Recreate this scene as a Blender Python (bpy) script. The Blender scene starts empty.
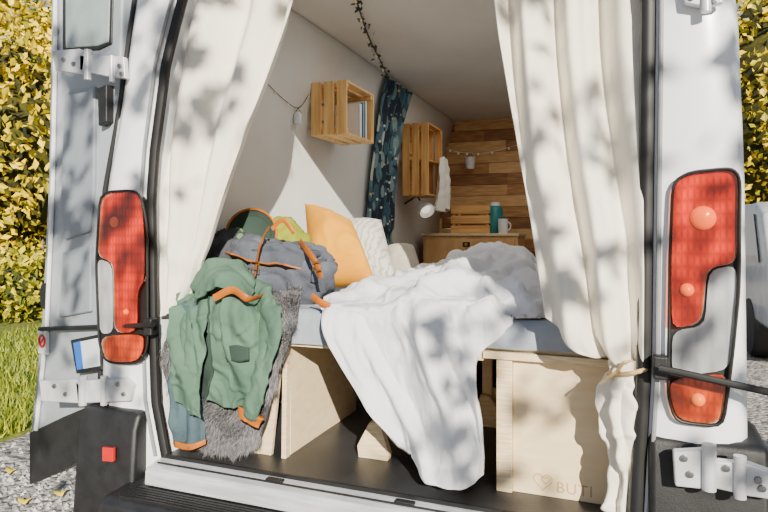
import bpy, bmesh, math, random
import numpy as np
from mathutils import Vector, noise
random.seed(7); np.random.seed(7)
S=bpy.context.scene; COL=S.collection
F=600.; U0=384.; V0=233.; TH=math.radians(21.2)
CAM=np.array([.744,-1.689,1.35])
Dv=np.array([-math.sin(TH),math.cos(TH),0.]); Rv=np.array([math.cos(TH),math.sin(TH),0.]); Zv=np.array([0,0,1.])
def ray(u,v): return Dv+(u-U0)/F*Rv+(V0-v)/F*Zv
def P(u,v,y):
    r=ray(u,v); return CAM+r*((y-CAM[1])/r[1])
def PX(u,v,x):
    r=ray(u,v); return CAM+r*((x-CAM[0])/r[0])
def PZ(u,v,z):
    r=ray(u,v); return CAM+r*((z-CAM[2])/r[2])
def c(r,g,b):
    f=lambda x:(x/255/12.92) if x/255<=.04045 else ((x/255+.055)/1.055)**2.4
    return (f(r),f(g),f(b),1)

# ------------------------------------------------------------------ materials
def nm(name):
    m=bpy.data.materials.new(name); m.use_nodes=True
    nt=m.node_tree; return m,nt,nt.nodes['Principled BSDF']
def M(name,c1,c2=None,rough=.5,scale=6,stretch=(1,1,1),bump=0,bscale=60,bstretch=None,metal=0,coat=0,sheen=0,trans=0,island=False,emit=0,detail=4,lo=.35,hi=.65,sss=0,bdist=.01):
    m,nt,b=nm(name); N=nt.nodes.new; L=nt.links.new
    b.inputs['Roughness'].default_value=rough; b.inputs['Metallic'].default_value=metal
    b.inputs['Coat Weight'].default_value=coat; b.inputs['Sheen Weight'].default_value=sheen
    b.inputs['Transmission Weight'].default_value=trans
    if sss:
        b.inputs['Subsurface Weight'].default_value=sss; b.inputs['Subsurface Radius'].default_value=(.03,.03,.03)
    tc=N('ShaderNodeTexCoord'); mp=N('ShaderNodeMapping'); mp.inputs['Scale'].default_value=stretch
    L(tc.outputs['Object'],mp.inputs['Vector'])
    if c2 is None: b.inputs['Base Color'].default_value=c1
    else:
        rp=N('ShaderNodeValToRGB'); rp.color_ramp.elements[0].color=c1; rp.color_ramp.elements[1].color=c2
        rp.color_ramp.elements[0].position=lo; rp.color_ramp.elements[1].position=hi
        if island:
            rp.color_ramp.elements[0].position=0; rp.color_ramp.elements[1].position=1
            g=N('ShaderNodeNewGeometry'); L(g.outputs['Random Per Island'],rp.inputs['Fac'])
        else:
            n=N('ShaderNodeTexNoise'); n.inputs['Scale'].default_value=scale; n.inputs['Detail'].default_value=detail
            L(mp.outputs['Vector'],n.inputs['Vector']); L(n.outputs['Fac'],rp.inputs['Fac'])
        L(rp.outputs['Color'],b.inputs['Base Color'])
    if emit:
        b.inputs['Emission Color'].default_value=c1; b.inputs['Emission Strength'].default_value=emit
    if bump:
        n2=N('ShaderNodeTexNoise'); n2.inputs['Scale'].default_value=bscale; n2.inputs['Detail'].default_value=4; n2.inputs['Distortion'].default_value=.6
        mp2=N('ShaderNodeMapping'); mp2.inputs['Scale'].default_value=bstretch or stretch
        L(tc.outputs['Object'],mp2.inputs['Vector']); L(mp2.outputs['Vector'],n2.inputs['Vector'])
        bp=N('ShaderNodeBump'); bp.inputs['Strength'].default_value=bump; bp.inputs['Distance'].default_value=bdist
        L(n2.outputs['Fac'],bp.inputs['Height']); L(bp.outputs['Normal'],b.inputs['Normal'])
    return m
PAINT=M('white_van_paint',c(234,236,238),c(225,228,232),rough=.22,coat=.6,scale=2)
DOORP=M('door_paint_shaded',c(158,165,172),c(142,150,158),rough=.35,coat=.3,scale=3)  # van white darkened, the door's shade is put into the colour
DOORD=M('recess_paint_shaded',c(140,148,156),c(126,134,143),rough=.4,coat=.2,scale=3)  # darker again, shading of the door's inner panels painted in
BLACK=M('black_plastic',c(20,20,22),c(30,30,32),rough=.5,bump=.15,bscale=300,scale=20)
RUB=M('black_rubber',c(13,13,14),c(22,22,23),rough=.55,scale=15)
GREYP=M('grey_trim',c(120,122,124),c(140,142,143),rough=.45)
HINGE=M('painted_steel',c(206,209,212),c(188,190,193),rough=.35,metal=.2,scale=20)
STEEL=M('bare_steel',c(150,152,155),c(120,122,125),rough=.3,metal=.9,scale=20)
SILL=M('sill_metal',c(215,218,222),c(186,190,194),rough=.25,metal=.3,scale=7,stretch=(1,8,8))
def lens(name,col,gloss=.09):
    m=bpy.data.materials.new(name); m.use_nodes=True; nt=m.node_tree; nt.nodes.clear(); N=nt.nodes.new; L=nt.links.new
    out=N('ShaderNodeOutputMaterial'); t=N('ShaderNodeBsdfTransparent'); t.inputs['Color'].default_value=(*col,1)
    g=N('ShaderNodeBsdfGlossy'); g.inputs['Roughness'].default_value=.03
    ge=N('ShaderNodeNewGeometry'); lw=N('ShaderNodeLayerWeight'); lw.inputs['Blend'].default_value=.3
    a=N('ShaderNodeMath'); a.operation='MULTIPLY_ADD'; a.inputs[1].default_value=.12; a.inputs[2].default_value=gloss; L(lw.outputs['Facing'],a.inputs[0])
    s=N('ShaderNodeMath'); s.operation='SUBTRACT'; s.inputs[0].default_value=1; L(ge.outputs['Backfacing'],s.inputs[1])
    k=N('ShaderNodeMath'); k.operation='MULTIPLY'; L(a.outputs[0],k.inputs[0]); L(s.outputs[0],k.inputs[1])
    mx=N('ShaderNodeMixShader'); L(k.outputs[0],mx.inputs[0]); L(t.outputs[0],mx.inputs[1]); L(g.outputs[0],mx.inputs[2]); L(mx.outputs[0],out.inputs['Surface'])
    return m
LRED=lens('red_lens',(.97,.42,.20)); LORG=lens('orange_lens',(.98,.53,.24)); LCLR=lens('clear_lens',(.95,.952,.96))
REDP=M('red_reflector_plastic',c(200,20,12),c(170,10,8),rough=.15,coat=1)
def reflector(name,ca,cb,st=(70,20,30),lo=.5,bst=.5,ns=6):
    m,nt,b=nm(name); N=nt.nodes.new; L=nt.links.new
    tc=N('ShaderNodeTexCoord'); mp=N('ShaderNodeMapping'); mp.inputs['Scale'].default_value=st; L(tc.outputs['Object'],mp.inputs[0])
    v=N('ShaderNodeTexVoronoi'); v.distance='CHEBYCHEV'; v.inputs['Scale'].default_value=1; v.inputs['Randomness'].default_value=.12; L(mp.outputs[0],v.inputs['Vector'])
    rp=N('ShaderNodeValToRGB'); rp.color_ramp.elements[0].color=ca; rp.color_ramp.elements[1].color=cb; rp.color_ramp.elements[0].position=.1; rp.color_ramp.elements[1].position=.6
    L(v.outputs['Distance'],rp.inputs['Fac']); 
    mn=N('ShaderNodeMapping'); mn.inputs['Scale'].default_value=(2.2,1,.8); L(tc.outputs['Object'],mn.inputs[0])
    n=N('ShaderNodeTexNoise'); n.inputs['Scale'].default_value=ns; n.inputs['Detail'].default_value=1; L(mn.outputs[0],n.inputs['Vector'])
    r2=N('ShaderNodeValToRGB'); r2.color_ramp.elements[0].color=(lo,lo,lo,1); r2.color_ramp.elements[0].position=.36; r2.color_ramp.elements[1].position=.62
    L(n.outputs['Fac'],r2.inputs['Fac'])
    mx=N('ShaderNodeMix'); mx.data_type='RGBA'; mx.blend_type='MULTIPLY'; mx.inputs['Factor'].default_value=1; L(rp.outputs['Color'],mx.inputs['A']); L(r2.outputs['Color'],mx.inputs['B'])
    L(mx.outputs['Result'],b.inputs['Base Color'])
    b.inputs['Roughness'].default_value=.4; b.inputs['Metallic'].default_value=.1
    bp=N('ShaderNodeBump'); bp.inputs['Strength'].default_value=bst; bp.inputs['Distance'].default_value=.005; L(v.outputs['Distance'],bp.inputs['Height']); L(bp.outputs['Normal'],b.inputs['Normal'])
    return m
REFL=reflector('silver_reflector',c(244,244,244),c(190,190,192),lo=.26,bst=.2,ns=8); REFC=reflector('plain_reflector',c(214,215,216),c(184,186,188),(30,20,9),.6,.25)
BULBA=M('amber_bulb',c(255,214,150),rough=.2,coat=1)
WALL=M('interior_wall',c(225,223,218),c(217,215,210),rough=.7,scale=3,bump=.05,bscale=80)
CEIL=M('ceiling_panel',c(224,221,214),c(214,211,204),rough=.7,scale=2)
FLOOR=M('dark_floor',c(40,41,44),c(54,55,58),rough=.45,scale=4,bump=.1,bscale=150)
PLY=M('birch_plywood',c(232,210,172),c(223,198,156),rough=.5,scale=4,stretch=(1,4,9),bump=.03,bscale=30)
PLYE=M('plywood_edge',c(234,215,180),c(212,184,140),rough=.55,scale=60,stretch=(.3,.3,3))
PLYW=M('warm_cabinet_wood',c(222,178,120),c(204,154,96),rough=.5,scale=4,stretch=(3,4,1),bump=.04,bscale=30)
CRATE=M('pine_crate',c(242,202,136),c(216,164,94),rough=.55,scale=3,stretch=(16,16,1.2),bump=.05,bscale=6)
CRATE2=M('honey_pine_crate',c(230,180,110),c(198,140,76),rough=.55,scale=3,stretch=(16,16,1.2),bump=.05,bscale=6)
CRATE3=M('slat_pine_crate',c(228,178,108),c(196,138,74),rough=.55,scale=3,stretch=(1.2,16,16),bump=.05,bscale=6)
CAN=M('off_white_canvas',c(240,234,221),c(230,223,209),rough=.85,scale=5,bump=.25,bscale=350,sss=.1)
DUV=M('white_cotton',c(216,217,222),c(206,208,214),rough=.9,scale=5,bump=.5,bscale=16,bstretch=(1.6,1,.7),bdist=.016)
MATT=M('grey_sheet',c(156,163,174),c(136,144,156),rough=.85,scale=6,bump=.5,bscale=18)
GREEN=M('green_jacket_cloth',c(80,110,90),c(64,92,76),rough=.9,scale=7,bump=.6,bscale=22,bdist=.012)
GREEND=M('dark_green_trim',c(40,60,51),c(30,47,40),rough=.85)
SLATE=M('slate_grey_canvas',c(86,91,102),c(66,70,80),rough=.9,scale=9,bump=.5,bscale=40)
TEAL=M('teal_grey_cloth',c(68,88,96),c(54,73,82),rough=.85,scale=7,bump=.5,bscale=30)
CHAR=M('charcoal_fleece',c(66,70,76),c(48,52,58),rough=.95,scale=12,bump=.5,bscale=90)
TAN=M('tan_leather',c(180,100,10),c(154,80,6),rough=.5,scale=14,bump=.1,bscale=120)
OLIVE=M('olive_cloth',c(56,68,38),c(40,50,28),rough=.85,scale=9,bump=.2)
LIME=M('lime_cloth',c(138,144,24),c(110,118,18),rough=.8,scale=8,bump=.3,bscale=40)
YEL=M('mustard_velvet',c(212,150,0),c(202,132,0),rough=.95,scale=7,bump=.3,bscale=18,bdist=.012)
FUR=M('grey_fur',c(52,52,55),c(136,134,136),rough=.85,island=True)
FURB=M('fur_hide',c(60,60,63),c(80,79,82),rough=.95,scale=20)
WHITEP=M('white_plastic',c(238,238,236),c(230,230,227),rough=.4)
TEALP=M('teal_enamel',c(36,128,128),c(26,106,110),rough=.35,scale=12)
BRASS=M('brass',c(178,140,70),c(150,112,50),rough=.3,metal=.9)
WIRE=M('dark_wire',c(40,40,38),c(55,55,50),rough=.6)
BULB=M('warm_bulb',c(250,226,176),rough=.2,emit=.08)
LAMPB=M('lamp_bulb',c(255,246,228),rough=.2,emit=1.0)
GLASS=M('pale_glass',c(205,218,224),c(225,234,238),rough=.08,coat=1)
WGLASS=M('door_glass',c(132,146,146),c(160,172,170),rough=.05,coat=1,scale=4)
DGLASS=M('dark_window_glass',c(30,36,42),c(48,56,62),rough=.06,coat=1)
INK=M('burnt_ink',c(190,160,116),c(178,148,104),rough=.7)
RED=M('red_ink',c(214,26,30),rough=.4)
BLUE=M('blue_print',c(40,110,200),c(30,90,180),rough=.4)
ROPE=M('jute_rope',c(206,176,124),c(176,142,92),rough=.9,scale=80)
LEAFY=M('autumn_leaf',c(116,116,0),c(244,206,0),rough=.5,island=True)
LEAFG=M('green_yellow_leaf',c(48,78,10),c(214,190,14),rough=.55,island=True)
LEAFB=M('mixed_hedge_leaf',c(60,82,8),c(206,186,10),rough=.55,island=True)
LEAFD=M('tree_leaf',c(66,96,30),c(150,150,40),rough=.55,island=True)
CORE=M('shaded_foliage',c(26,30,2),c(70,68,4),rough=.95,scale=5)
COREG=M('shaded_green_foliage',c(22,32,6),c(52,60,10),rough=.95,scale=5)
BARK=M('bark',c(70,56,42),c(96,80,62),rough=.9,scale=12,stretch=(4,4,1),bump=.5,bscale=20)
GRASSM=M('grass_blade',c(52,78,6),c(156,162,34),rough=.6,island=True)
LAWN=M('lawn',c(62,82,14),c(120,122,32),rough=.9,scale=14,bump=.5,bscale=80)
STONE=M('gravel_stone',c(92,92,94),c(196,192,186),rough=.85,island=True)
BOOKW=M('pale_book',c(232,232,226),c(214,218,220),rough=.5,scale=9)
BOOKB=M('blue_book',c(120,160,186),c(100,140,170),rough=.5,scale=9)
TAIL=M('parked_car_paint',c(176,181,186),c(160,166,172),rough=.25,coat=.5)
def gravel():
    m,nt,b=nm('gravel'); N=nt.nodes.new; L=nt.links.new
    tc=N('ShaderNodeTexCoord'); v=N('ShaderNodeTexVoronoi'); v.inputs['Scale'].default_value=30
    rp=N('ShaderNodeValToRGB'); rp.color_ramp.elements[0].color=c(70,68,64); rp.color_ramp.elements[1].color=c(180,174,166)
    bw=N('ShaderNodeRGBToBW'); L(tc.outputs['Object'],v.inputs['Vector']); L(v.outputs['Color'],bw.inputs[0]); L(bw.outputs[0],rp.inputs['Fac'])
    L(rp.outputs['Color'],b.inputs['Base Color']); b.inputs['Roughness'].default_value=.9
    bp=N('ShaderNodeBump'); bp.inputs['Distance'].default_value=.02; bp.invert=True; L(v.outputs['Distance'],bp.inputs['Height']); L(bp.outputs['Normal'],b.inputs['Normal'])
    return m
GRAV=gravel()
def planks():
    m,nt,b=nm('reclaimed_planks'); N=nt.nodes.new; L=nt.links.new
    tc=N('ShaderNodeTexCoord'); g=N('ShaderNodeNewGeometry')
    mp=N('ShaderNodeMapping'); mp.inputs['Scale'].default_value=(1.5,1,16); L(tc.outputs['Object'],mp.inputs['Vector'])
    n=N('ShaderNodeTexNoise'); n.inputs['Scale'].default_value=5; n.inputs['Detail'].default_value=8; L(mp.outputs[0],n.inputs['Vector'])
    a=N('ShaderNodeMath'); a.operation='MULTIPLY_ADD'; a.inputs[1].default_value=.58; L(g.outputs['Random Per Island'],a.inputs[0])
    k=N('ShaderNodeMath'); k.operation='MULTIPLY'; k.inputs[1].default_value=.7; L(n.outputs['Fac'],k.inputs[0]); L(k.outputs[0],a.inputs[2])
    rp=N('ShaderNodeValToRGB'); e=rp.color_ramp.elements
    e[0].position=.25; e[0].color=c(108,68,36); e[1].position=.92; e[1].color=c(238,192,130)
    x=e.new(.58); x.color=c(186,130,76)
    L(a.outputs[0],rp.inputs['Fac']); L(rp.outputs['Color'],b.inputs['Base Color']); b.inputs['Roughness'].default_value=.55
    return m
PLANK=planks()
def floral():
    m,nt,b=nm('floral_print'); N=nt.nodes.new; L=nt.links.new
    tc=N('ShaderNodeTexCoord'); col=None
    for sc,thr,rot,st,cols in ((9,.46,(.6,.2,.3),(1.7,1.7,.6),(c(84,120,126),c(60,92,108),c(110,146,140),c(88,114,132))),(11,.40,(-.7,.3,.2),(1.8,1.8,.6),(c(136,164,160),c(60,96,108),c(184,194,184),c(122,148,154))),(24,.24,(.2,.2,.2),(1,1,1),(c(206,168,116),c(120,150,146),c(214,216,204),c(70,104,112)))):
        mp=N('ShaderNodeMapping'); mp.inputs['Scale'].default_value=st; mp.inputs['Rotation'].default_value=rot; L(tc.outputs['Object'],mp.inputs[0])
        v=N('ShaderNodeTexVoronoi'); v.inputs['Scale'].default_value=sc; L(mp.outputs[0],v.inputs['Vector'])
        s=N('ShaderNodeSeparateColor'); L(v.outputs['Color'],s.inputs[0])
        rp=N('ShaderNodeValToRGB'); rp.color_ramp.interpolation='CONSTANT'; e=rp.color_ramp.elements
        e[0].color=cols[0]; e[0].position=0; e[1].color=cols[1]; e[1].position=.3
        q=e.new(.6); q.color=cols[2]; q=e.new(.8); q.color=cols[3]
        L(s.outputs[0],rp.inputs['Fac'])
        lt=N('ShaderNodeMath'); lt.operation='LESS_THAN'; lt.inputs[1].default_value=thr; L(v.outputs['Distance'],lt.inputs[0])
        mx=N('ShaderNodeMix'); mx.data_type='RGBA'; L(lt.outputs[0],mx.inputs['Factor']); L(rp.outputs['Color'],mx.inputs['B'])
        if col is None: mx.inputs['A'].default_value=c(36,50,64)
        else: L(col,mx.inputs['A'])
        col=mx.outputs['Result']
    L(col,b.inputs['Base Color']); b.inputs['Roughness'].default_value=.85
    return m
FLOR=floral()
def pattern_pillow():
    m,nt,b=nm('patterned_linen'); N=nt.nodes.new; L=nt.links.new
    tc=N('ShaderNodeTexCoord'); w=N('ShaderNodeTexWave'); w.inputs['Scale'].default_value=11; w.inputs['Distortion'].default_value=5; w.inputs['Detail Scale'].default_value=3
    L(tc.outputs['Object'],w.inputs['Vector'])
    rp=N('ShaderNodeValToRGB'); e=rp.color_ramp.elements; e[0].color=c(156,155,147); e[0].position=.1; e[1].color=c(192,189,180); e[1].position=.4
    L(w.outputs['Fac'],rp.inputs['Fac']); L(rp.outputs['Color'],b.inputs['Base Color']); b.inputs['Roughness'].default_value=.9
    return m
PATP=pattern_pillow()

# ------------------------------------------------------------------ mesh helpers
W={}
def empty(name,loc,label,cat,group=None):
    o=bpy.data.objects.new(name,None); COL.objects.link(o); o.location=loc; W[o.name]=np.array(loc,float); o.empty_display_size=.1
    tag(o,label,cat,group); return o
def tag(o,label=None,cat=None,group=None,kind=None):
    if label: o['label']=label
    if cat: o['category']=cat
    if group: o['group']=group
    if kind: o['kind']=kind
    return o
class MB:
    def __init__(s): s.v=[]; s.f=[]
    def add(s,vs,fs):
        n=len(s.v); s.v+=[tuple(map(float,p)) for p in vs]; s.f+=[tuple(i+n for i in f) for f in fs]; return s
    def box(s,x0,x1,y0,y1,z0,z1):
        return s.add([(x0,y0,z0),(x1,y0,z0),(x1,y1,z0),(x0,y1,z0),(x0,y0,z1),(x1,y0,z1),(x1,y1,z1),(x0,y1,z1)],
            [(0,3,2,1),(4,5,6,7),(0,1,5,4),(1,2,6,5),(2,3,7,6),(3,0,4,7)])
    def prism(s,poly,off):
        poly=[np.array(p,float) for p in poly]; off=np.array(off,float); n=len(poly)
        return s.add(poly+[p+off for p in poly],[tuple(range(n)),tuple(range(2*n-1,n-1,-1))]+[(i,(i+1)%n,n+(i+1)%n,n+i) for i in range(n)])
    def ppx(s,px,y,dep): return s.prism([P(u,v,y) for u,v in px],(0,dep,0))
    def tube(s,pts,r,n=8,closed=False,flat=1.0,up=None):
        pts=[np.array(p,float) for p in pts]; k=len(pts); rs=[r]*k if np.isscalar(r) else list(r)
        T=[]
        for i in range(k):
            a=pts[i-1] if (i>0 or closed) else pts[i]; b=pts[(i+1)%k] if (i<k-1 or closed) else pts[i]
            d=b-a; T.append(d/(np.linalg.norm(d)+1e-9))
        nrm=np.array(up,float) if up is not None else (np.array([0,0,1.]) if abs(T[0][2])<.9 else np.array([1.,0,0]))
        vs=[]; 
        for i in range(k):
            nrm=nrm-T[i]*nrm.dot(T[i]); nrm/=np.linalg.norm(nrm)+1e-9; b=np.cross(T[i],nrm)
            for j in range(n):
                a=2*math.pi*j/n; vs.append(pts[i]+rs[i]*(math.cos(a)*nrm*flat+math.sin(a)*b))
        fs=[]
        for i in range(k if closed else k-1):
            for j in range(n):
                i2=(i+1)%k; fs.append((i*n+j,i*n+(j+1)%n,i2*n+(j+1)%n,i2*n+j))
        if not closed: fs+= [tuple(range(n-1,-1,-1)),tuple((k-1)*n+j for j in range(n))]
        return s.add(vs,fs)
    def lathe(s,cen,axis,prof,n=24):
        cen=np.array(cen,float); ax=np.array(axis,float); ax/=np.linalg.norm(ax)
        a=np.array([1.,0,0]) if abs(ax[0])<.9 else np.array([0,1.,0]); a-=ax*a.dot(ax); a/=np.linalg.norm(a); b=np.cross(ax,a)
        vs=[]; k=len(prof)
        for r,h in prof:
            for j in range(n):
                t=2*math.pi*j/n; vs.append(cen+ax*h+r*(a*math.cos(t)+b*math.sin(t)))
        fs=[(i*n+j,i*n+(j+1)%n,(i+1)*n+(j+1)%n,(i+1)*n+j) for i in range(k-1) for j in range(n)]
        fs+=[tuple(range(n-1,-1,-1)),tuple((k-1)*n+j for j in range(n))]
        return s.add(vs,fs)
    def grid(s,G):
        a,b=G.shape[:2]
        return s.add(G.reshape(-1,3),[(i*b+j,i*b+j+1,(i+1)*b+j+1,(i+1)*b+j) for i in range(a-1) for j in range(b-1)])
    def build(s,name,mat,parent=None,bevel=0,smooth=False,solid=0,sub=0,angle=35,recalc=True,offset=0):
        vs=np.array(s.v); lo,hi=vs.min(0),vs.max(0); cen=(lo+hi)/2; cen[2]=lo[2]
        me=bpy.data.meshes.new(name); me.from_pydata((vs-cen).tolist(),[],s.f); me.update()
        if recalc:
            bm=bmesh.new(); bm.from_mesh(me); bmesh.ops.recalc_face_normals(bm,faces=bm.faces); bm.to_mesh(me); bm.free()
        o=bpy.data.objects.new(name,me); COL.objects.link(o); me.materials.append(mat); W[o.name]=cen
        if parent is not None: o.parent=parent; o.location=cen-W[parent.name]
        else: o.location=cen
        if smooth or bevel:
            me.polygons.foreach_set('use_smooth',[True]*len(me.polygons))
            if angle<180: me.set_sharp_from_angle(angle=math.radians(angle))
        if solid:
            m=o.modifiers.new('s','SOLIDIFY'); m.thickness=solid; m.offset=offset
        if bevel:
            m=o.modifiers.new('b','BEVEL'); m.width=bevel; m.segments=2; m.limit_method='ANGLE'; m.angle_limit=math.radians(30); m.harden_normals=True
        if sub:
            m=o.modifiers.new('u','SUBSURF'); m.levels=sub; m.render_levels=sub
        return o
def cr(pts,n):
    pts=np.asarray(pts,float); k=len(pts); ext=np.concatenate([[2*pts[0]-pts[1]],pts,[2*pts[-1]-pts[-2]]]); out=[]
    for i in range(n):
        s=i/(n-1)*(k-1); j=min(int(s),k-2); t=s-j; p0,p1,p2,p3=ext[j:j+4]
        out.append(.5*(2*p1+(p2-p0)*t+(2*p0-5*p1+4*p2-p3)*t*t+(3*p1-p0-3*p2+p3)*t**3))
    return np.array(out)
def surf(ctrl,nu,nv):
    A=cr(np.array(ctrl,float),nu); return cr(A.transpose(1,0,2),nv).transpose(1,0,2)
def normals(G):
    N=np.cross(np.gradient(G,axis=0),np.gradient(G,axis=1)); N/=np.linalg.norm(N,axis=2,keepdims=True)+1e-9
    if np.sum(N*(CAM-G))<0: N=-N
    return N
def disp(G,fn):
    N=normals(G); a,b=G.shape[:2]; O=G.copy()
    for i in range(a):
        for j in range(b):
            O[i,j]+=N[i,j]*fn(i/(a-1),j/(b-1),G[i,j])
    return O
def nz(p,f,s=0): return noise.noise(Vector((p[0]*f+s,p[1]*f+s*.7,p[2]*f-s)))
def crease(p,f,s=0,w=.35):
    q=(p[0]+w/f*nz(p,f*.7,s+9),p[1]+w/f*nz(p,f*.7,s+17),p[2]+w/f*nz(p,f*.7,s+31))
    r=1-min(1,abs(nz(q,f,s))*3.2); return r*r*(3-2*r)*.6+r*.4
def soft(p,f,s=0,w=.5):
    q=(p[0]+w/f*nz(p,f*.7,s+9),p[1]+w/f*nz(p,f*.7,s+17),p[2]+w/f*nz(p,f*.7,s+31))
    r=1-min(1,abs(nz(q,f,s))*2.2); return r*r*(3-2*r)
def sheet(rows,nu,nv,fn=None,clampx=-.845):
    G=surf([[P(*q) for q in r] for r in rows],nu,nv)
    G=disp(G,fn) if fn else G
    if clampx is not None: G[:,:,0]=np.maximum(G[:,:,0],clampx)
    return G
def rowy(y,pts): return [(u,v,y) for u,v in pts]
def chaikin(px,n=2,q=.2):
    for _ in range(n):
        out=[]
        for i in range(len(px)):
            a=px[i]; b=px[(i+1)%len(px)]
            L=math.hypot(b[0]-a[0],b[1]-a[1])+1e-6; k=min(q,7/L)
            out+=[(a[0]+(b[0]-a[0])*k,a[1]+(b[1]-a[1])*k),(b[0]+(a[0]-b[0])*k,b[1]+(a[1]-b[1])*k)]
        px=out
    return px
def pillow(name,cor,th,mat,label,cat,wr=.012,seed=0,pin=.08,parent=None,rnd=.15,zmin=None):
    n=48; A,B,C2,D2=[np.array(q,float) for q in cor]; nrm=np.cross(B-A,D2-A); nrm/=np.linalg.norm(nrm)
    if nrm.dot(CAM-A)<0: nrm=-nrm
    mb=MB()
    for sgn in (1,-1):
        G=np.zeros((n,n,3))
        for i in range(n):
            for j in range(n):
                s=-math.cos(math.pi*i/(n-1)); t=-math.cos(math.pi*j/(n-1))
                ss=s*(1-pin*(1-t*t)*abs(s)**2)*(1-rnd*s*s*t*t*.5); tt=t*(1-pin*(1-s*s)*abs(t)**2)*(1-rnd*s*s*t*t*.5)
                a=(tt+1)/2; b=(ss+1)/2
                p=(A*(1-a)+B*a)*(1-b)+(D2*(1-a)+C2*a)*b
                e=max(0,(1-s*s)*(1-t*t))
                h=th*e**.5
                q=p+nrm*sgn*(h+wr*e**.5*(soft(p,5,seed)+.4*crease(p,12,seed+3)-.5))
                if zmin: q[2]=max(q[2],zmin)
                G[i,j]=q
        mb.grid(G)
    o=mb.build(name,mat,parent,smooth=True,angle=180,recalc=False)
    bm=bmesh.new(); bm.from_mesh(o.data); bmesh.ops.remove_doubles(bm,verts=bm.verts,dist=.0004); bmesh.ops.recalc_face_normals(bm,faces=bm.faces); bm.to_mesh(o.data); bm.free()
    if label: tag(o,label,cat)
    return o
def leaf_mesh(cents,size,nrmfn=None,asp=.6):
    mb=MB(); vs=[]; fs=[]
    for p in cents:
        s=size*random.uniform(.6,1.25); d=Vector((random.gauss(0,1),random.gauss(0,1),random.gauss(0,1)-.3)).normalized()
        e=d.orthogonal().normalized(); ang=random.uniform(0,6.28); f=d.cross(e); e=(e*math.cos(ang)+f*math.sin(ang)); f=d.cross(e)
        q=Vector(p); k=len(vs)
        vs+= [q-d*s*.5, q+e*s*asp*.5+f*s*.08, q+d*s*.5, q-e*s*asp*.5+f*s*.08]
        fs+= [(k,k+1,k+2),(k,k+2,k+3)]
    mb.v=[tuple(v) for v in vs]; mb.f=fs; return mb
def interp(tab,z):
    zs=[a for a,b in tab]; return float(np.interp(z,zs,[b for a,b in tab]))

# ------------------------------------------------------------------ camera, light
cd=bpy.data.cameras.new('camera'); co=bpy.data.objects.new('camera',cd); COL.objects.link(co); S.camera=co
co.location=CAM; co.rotation_euler=(math.pi/2,0,TH); cd.lens=F/768*36; cd.sensor_width=36; cd.shift_y=-23/768; cd.clip_start=.05
SUN=Vector((-.6,1,-.5)).normalized()
sl=bpy.data.lights.new('sun','SUN'); sl.energy=12.5; sl.angle=math.radians(.4); sl.color=(1,.925,.78)
so=bpy.data.objects.new('sun',sl); COL.objects.link(so); so.rotation_euler=SUN.to_track_quat('-Z','Y').to_euler(); so.location=(4,-7,5)
al=bpy.data.lights.new('interior_fill','AREA'); al.shape='RECTANGLE'; al.size=.8; al.size_y=2.6; al.energy=12; al.color=(1,.95,.88)  # added fill light to brighten the interior, no fitting there
ao=bpy.data.objects.new('interior_fill',al); COL.objects.link(ao); ao.location=(.1,1.9,2.38)
w=bpy.data.worlds.new('sky'); S.world=w; w.use_nodes=True; nt=w.node_tree; bg=nt.nodes['Background']
tc=nt.nodes.new('ShaderNodeTexCoord'); sp=nt.nodes.new('ShaderNodeSeparateXYZ'); rp=nt.nodes.new('ShaderNodeValToRGB')
rp.color_ramp.elements[0].color=(.95,.94,.91,1); rp.color_ramp.elements[0].position=0; rp.color_ramp.elements[1].color=(.42,.62,1,1); rp.color_ramp.elements[1].position=.8
nt.links.new(tc.outputs['Generated'],sp.inputs[0]); nt.links.new(sp.outputs['Z'],rp.inputs['Fac']); nt.links.new(rp.outputs['Color'],bg.inputs['Color'])
bg.inputs['Strength'].default_value=.62

# ------------------------------------------------------------------ ground
MB().box(-40,40,-15,40,-.1,0).build('ground',GRAV)['kind']='structure'
lawn_pts=[(-30,-6,0),(-3.2,-.5,0),(-2.95,1.0,0),(-3.0,6,0),(-3.0,30,0),(-30,30,0)]
MB().prism([(x,y,.002) for x,y,z in lawn_pts],(0,0,.015)).build('lawn',LAWN)['kind']='structure'
gb=MB(); vs=[];fs=[]
for i in range(9000):
    u=random.uniform(-60,110); v=305+137*random.random()**1.5
    p=PZ(u,v,.015)
    if p[0]>-2.98 or p[0]<-6.8: continue
    h=random.uniform(.04,.11); a=random.uniform(0,6.28); dx,dy=.009*math.cos(a),.009*math.sin(a); lx,ly=random.gauss(0,.03),random.gauss(0,.03); k=len(vs)
    vs+=[(p[0]-dx,p[1]-dy,.015),(p[0]+dx,p[1]+dy,.015),(p[0]+lx,p[1]+ly,.015+h)]; fs.append((k,k+1,k+2))
gb.v=vs; gb.f=fs; tag(gb.build('grass',GRASSM,recalc=False),'short sunlit green grass left of the van','grass',kind='stuff')
gs=MB()
for i in range(1500):
    u=random.uniform(-60,160); v=random.uniform(425,560); p=PZ(u,v,0); r=random.uniform(.008,.024)
    if p[0]<-3.0: continue
    vsx=[]; 
    for d in ((1,0,0),(0,1,0),(-1,0,0),(0,-1,0),(0,0,1)):
        q=np.array(d)*r*random.uniform(.7,1.2); q[2]*=.7; vsx.append(p+q)
    gs.add(vsx,[(0,1,4),(1,2,4),(2,3,4),(3,0,4)])
tag(gs.build('gravel_stones',STONE,recalc=False),'loose grey gravel stones around the left rear corner of the van','gravel',kind='stuff')
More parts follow.
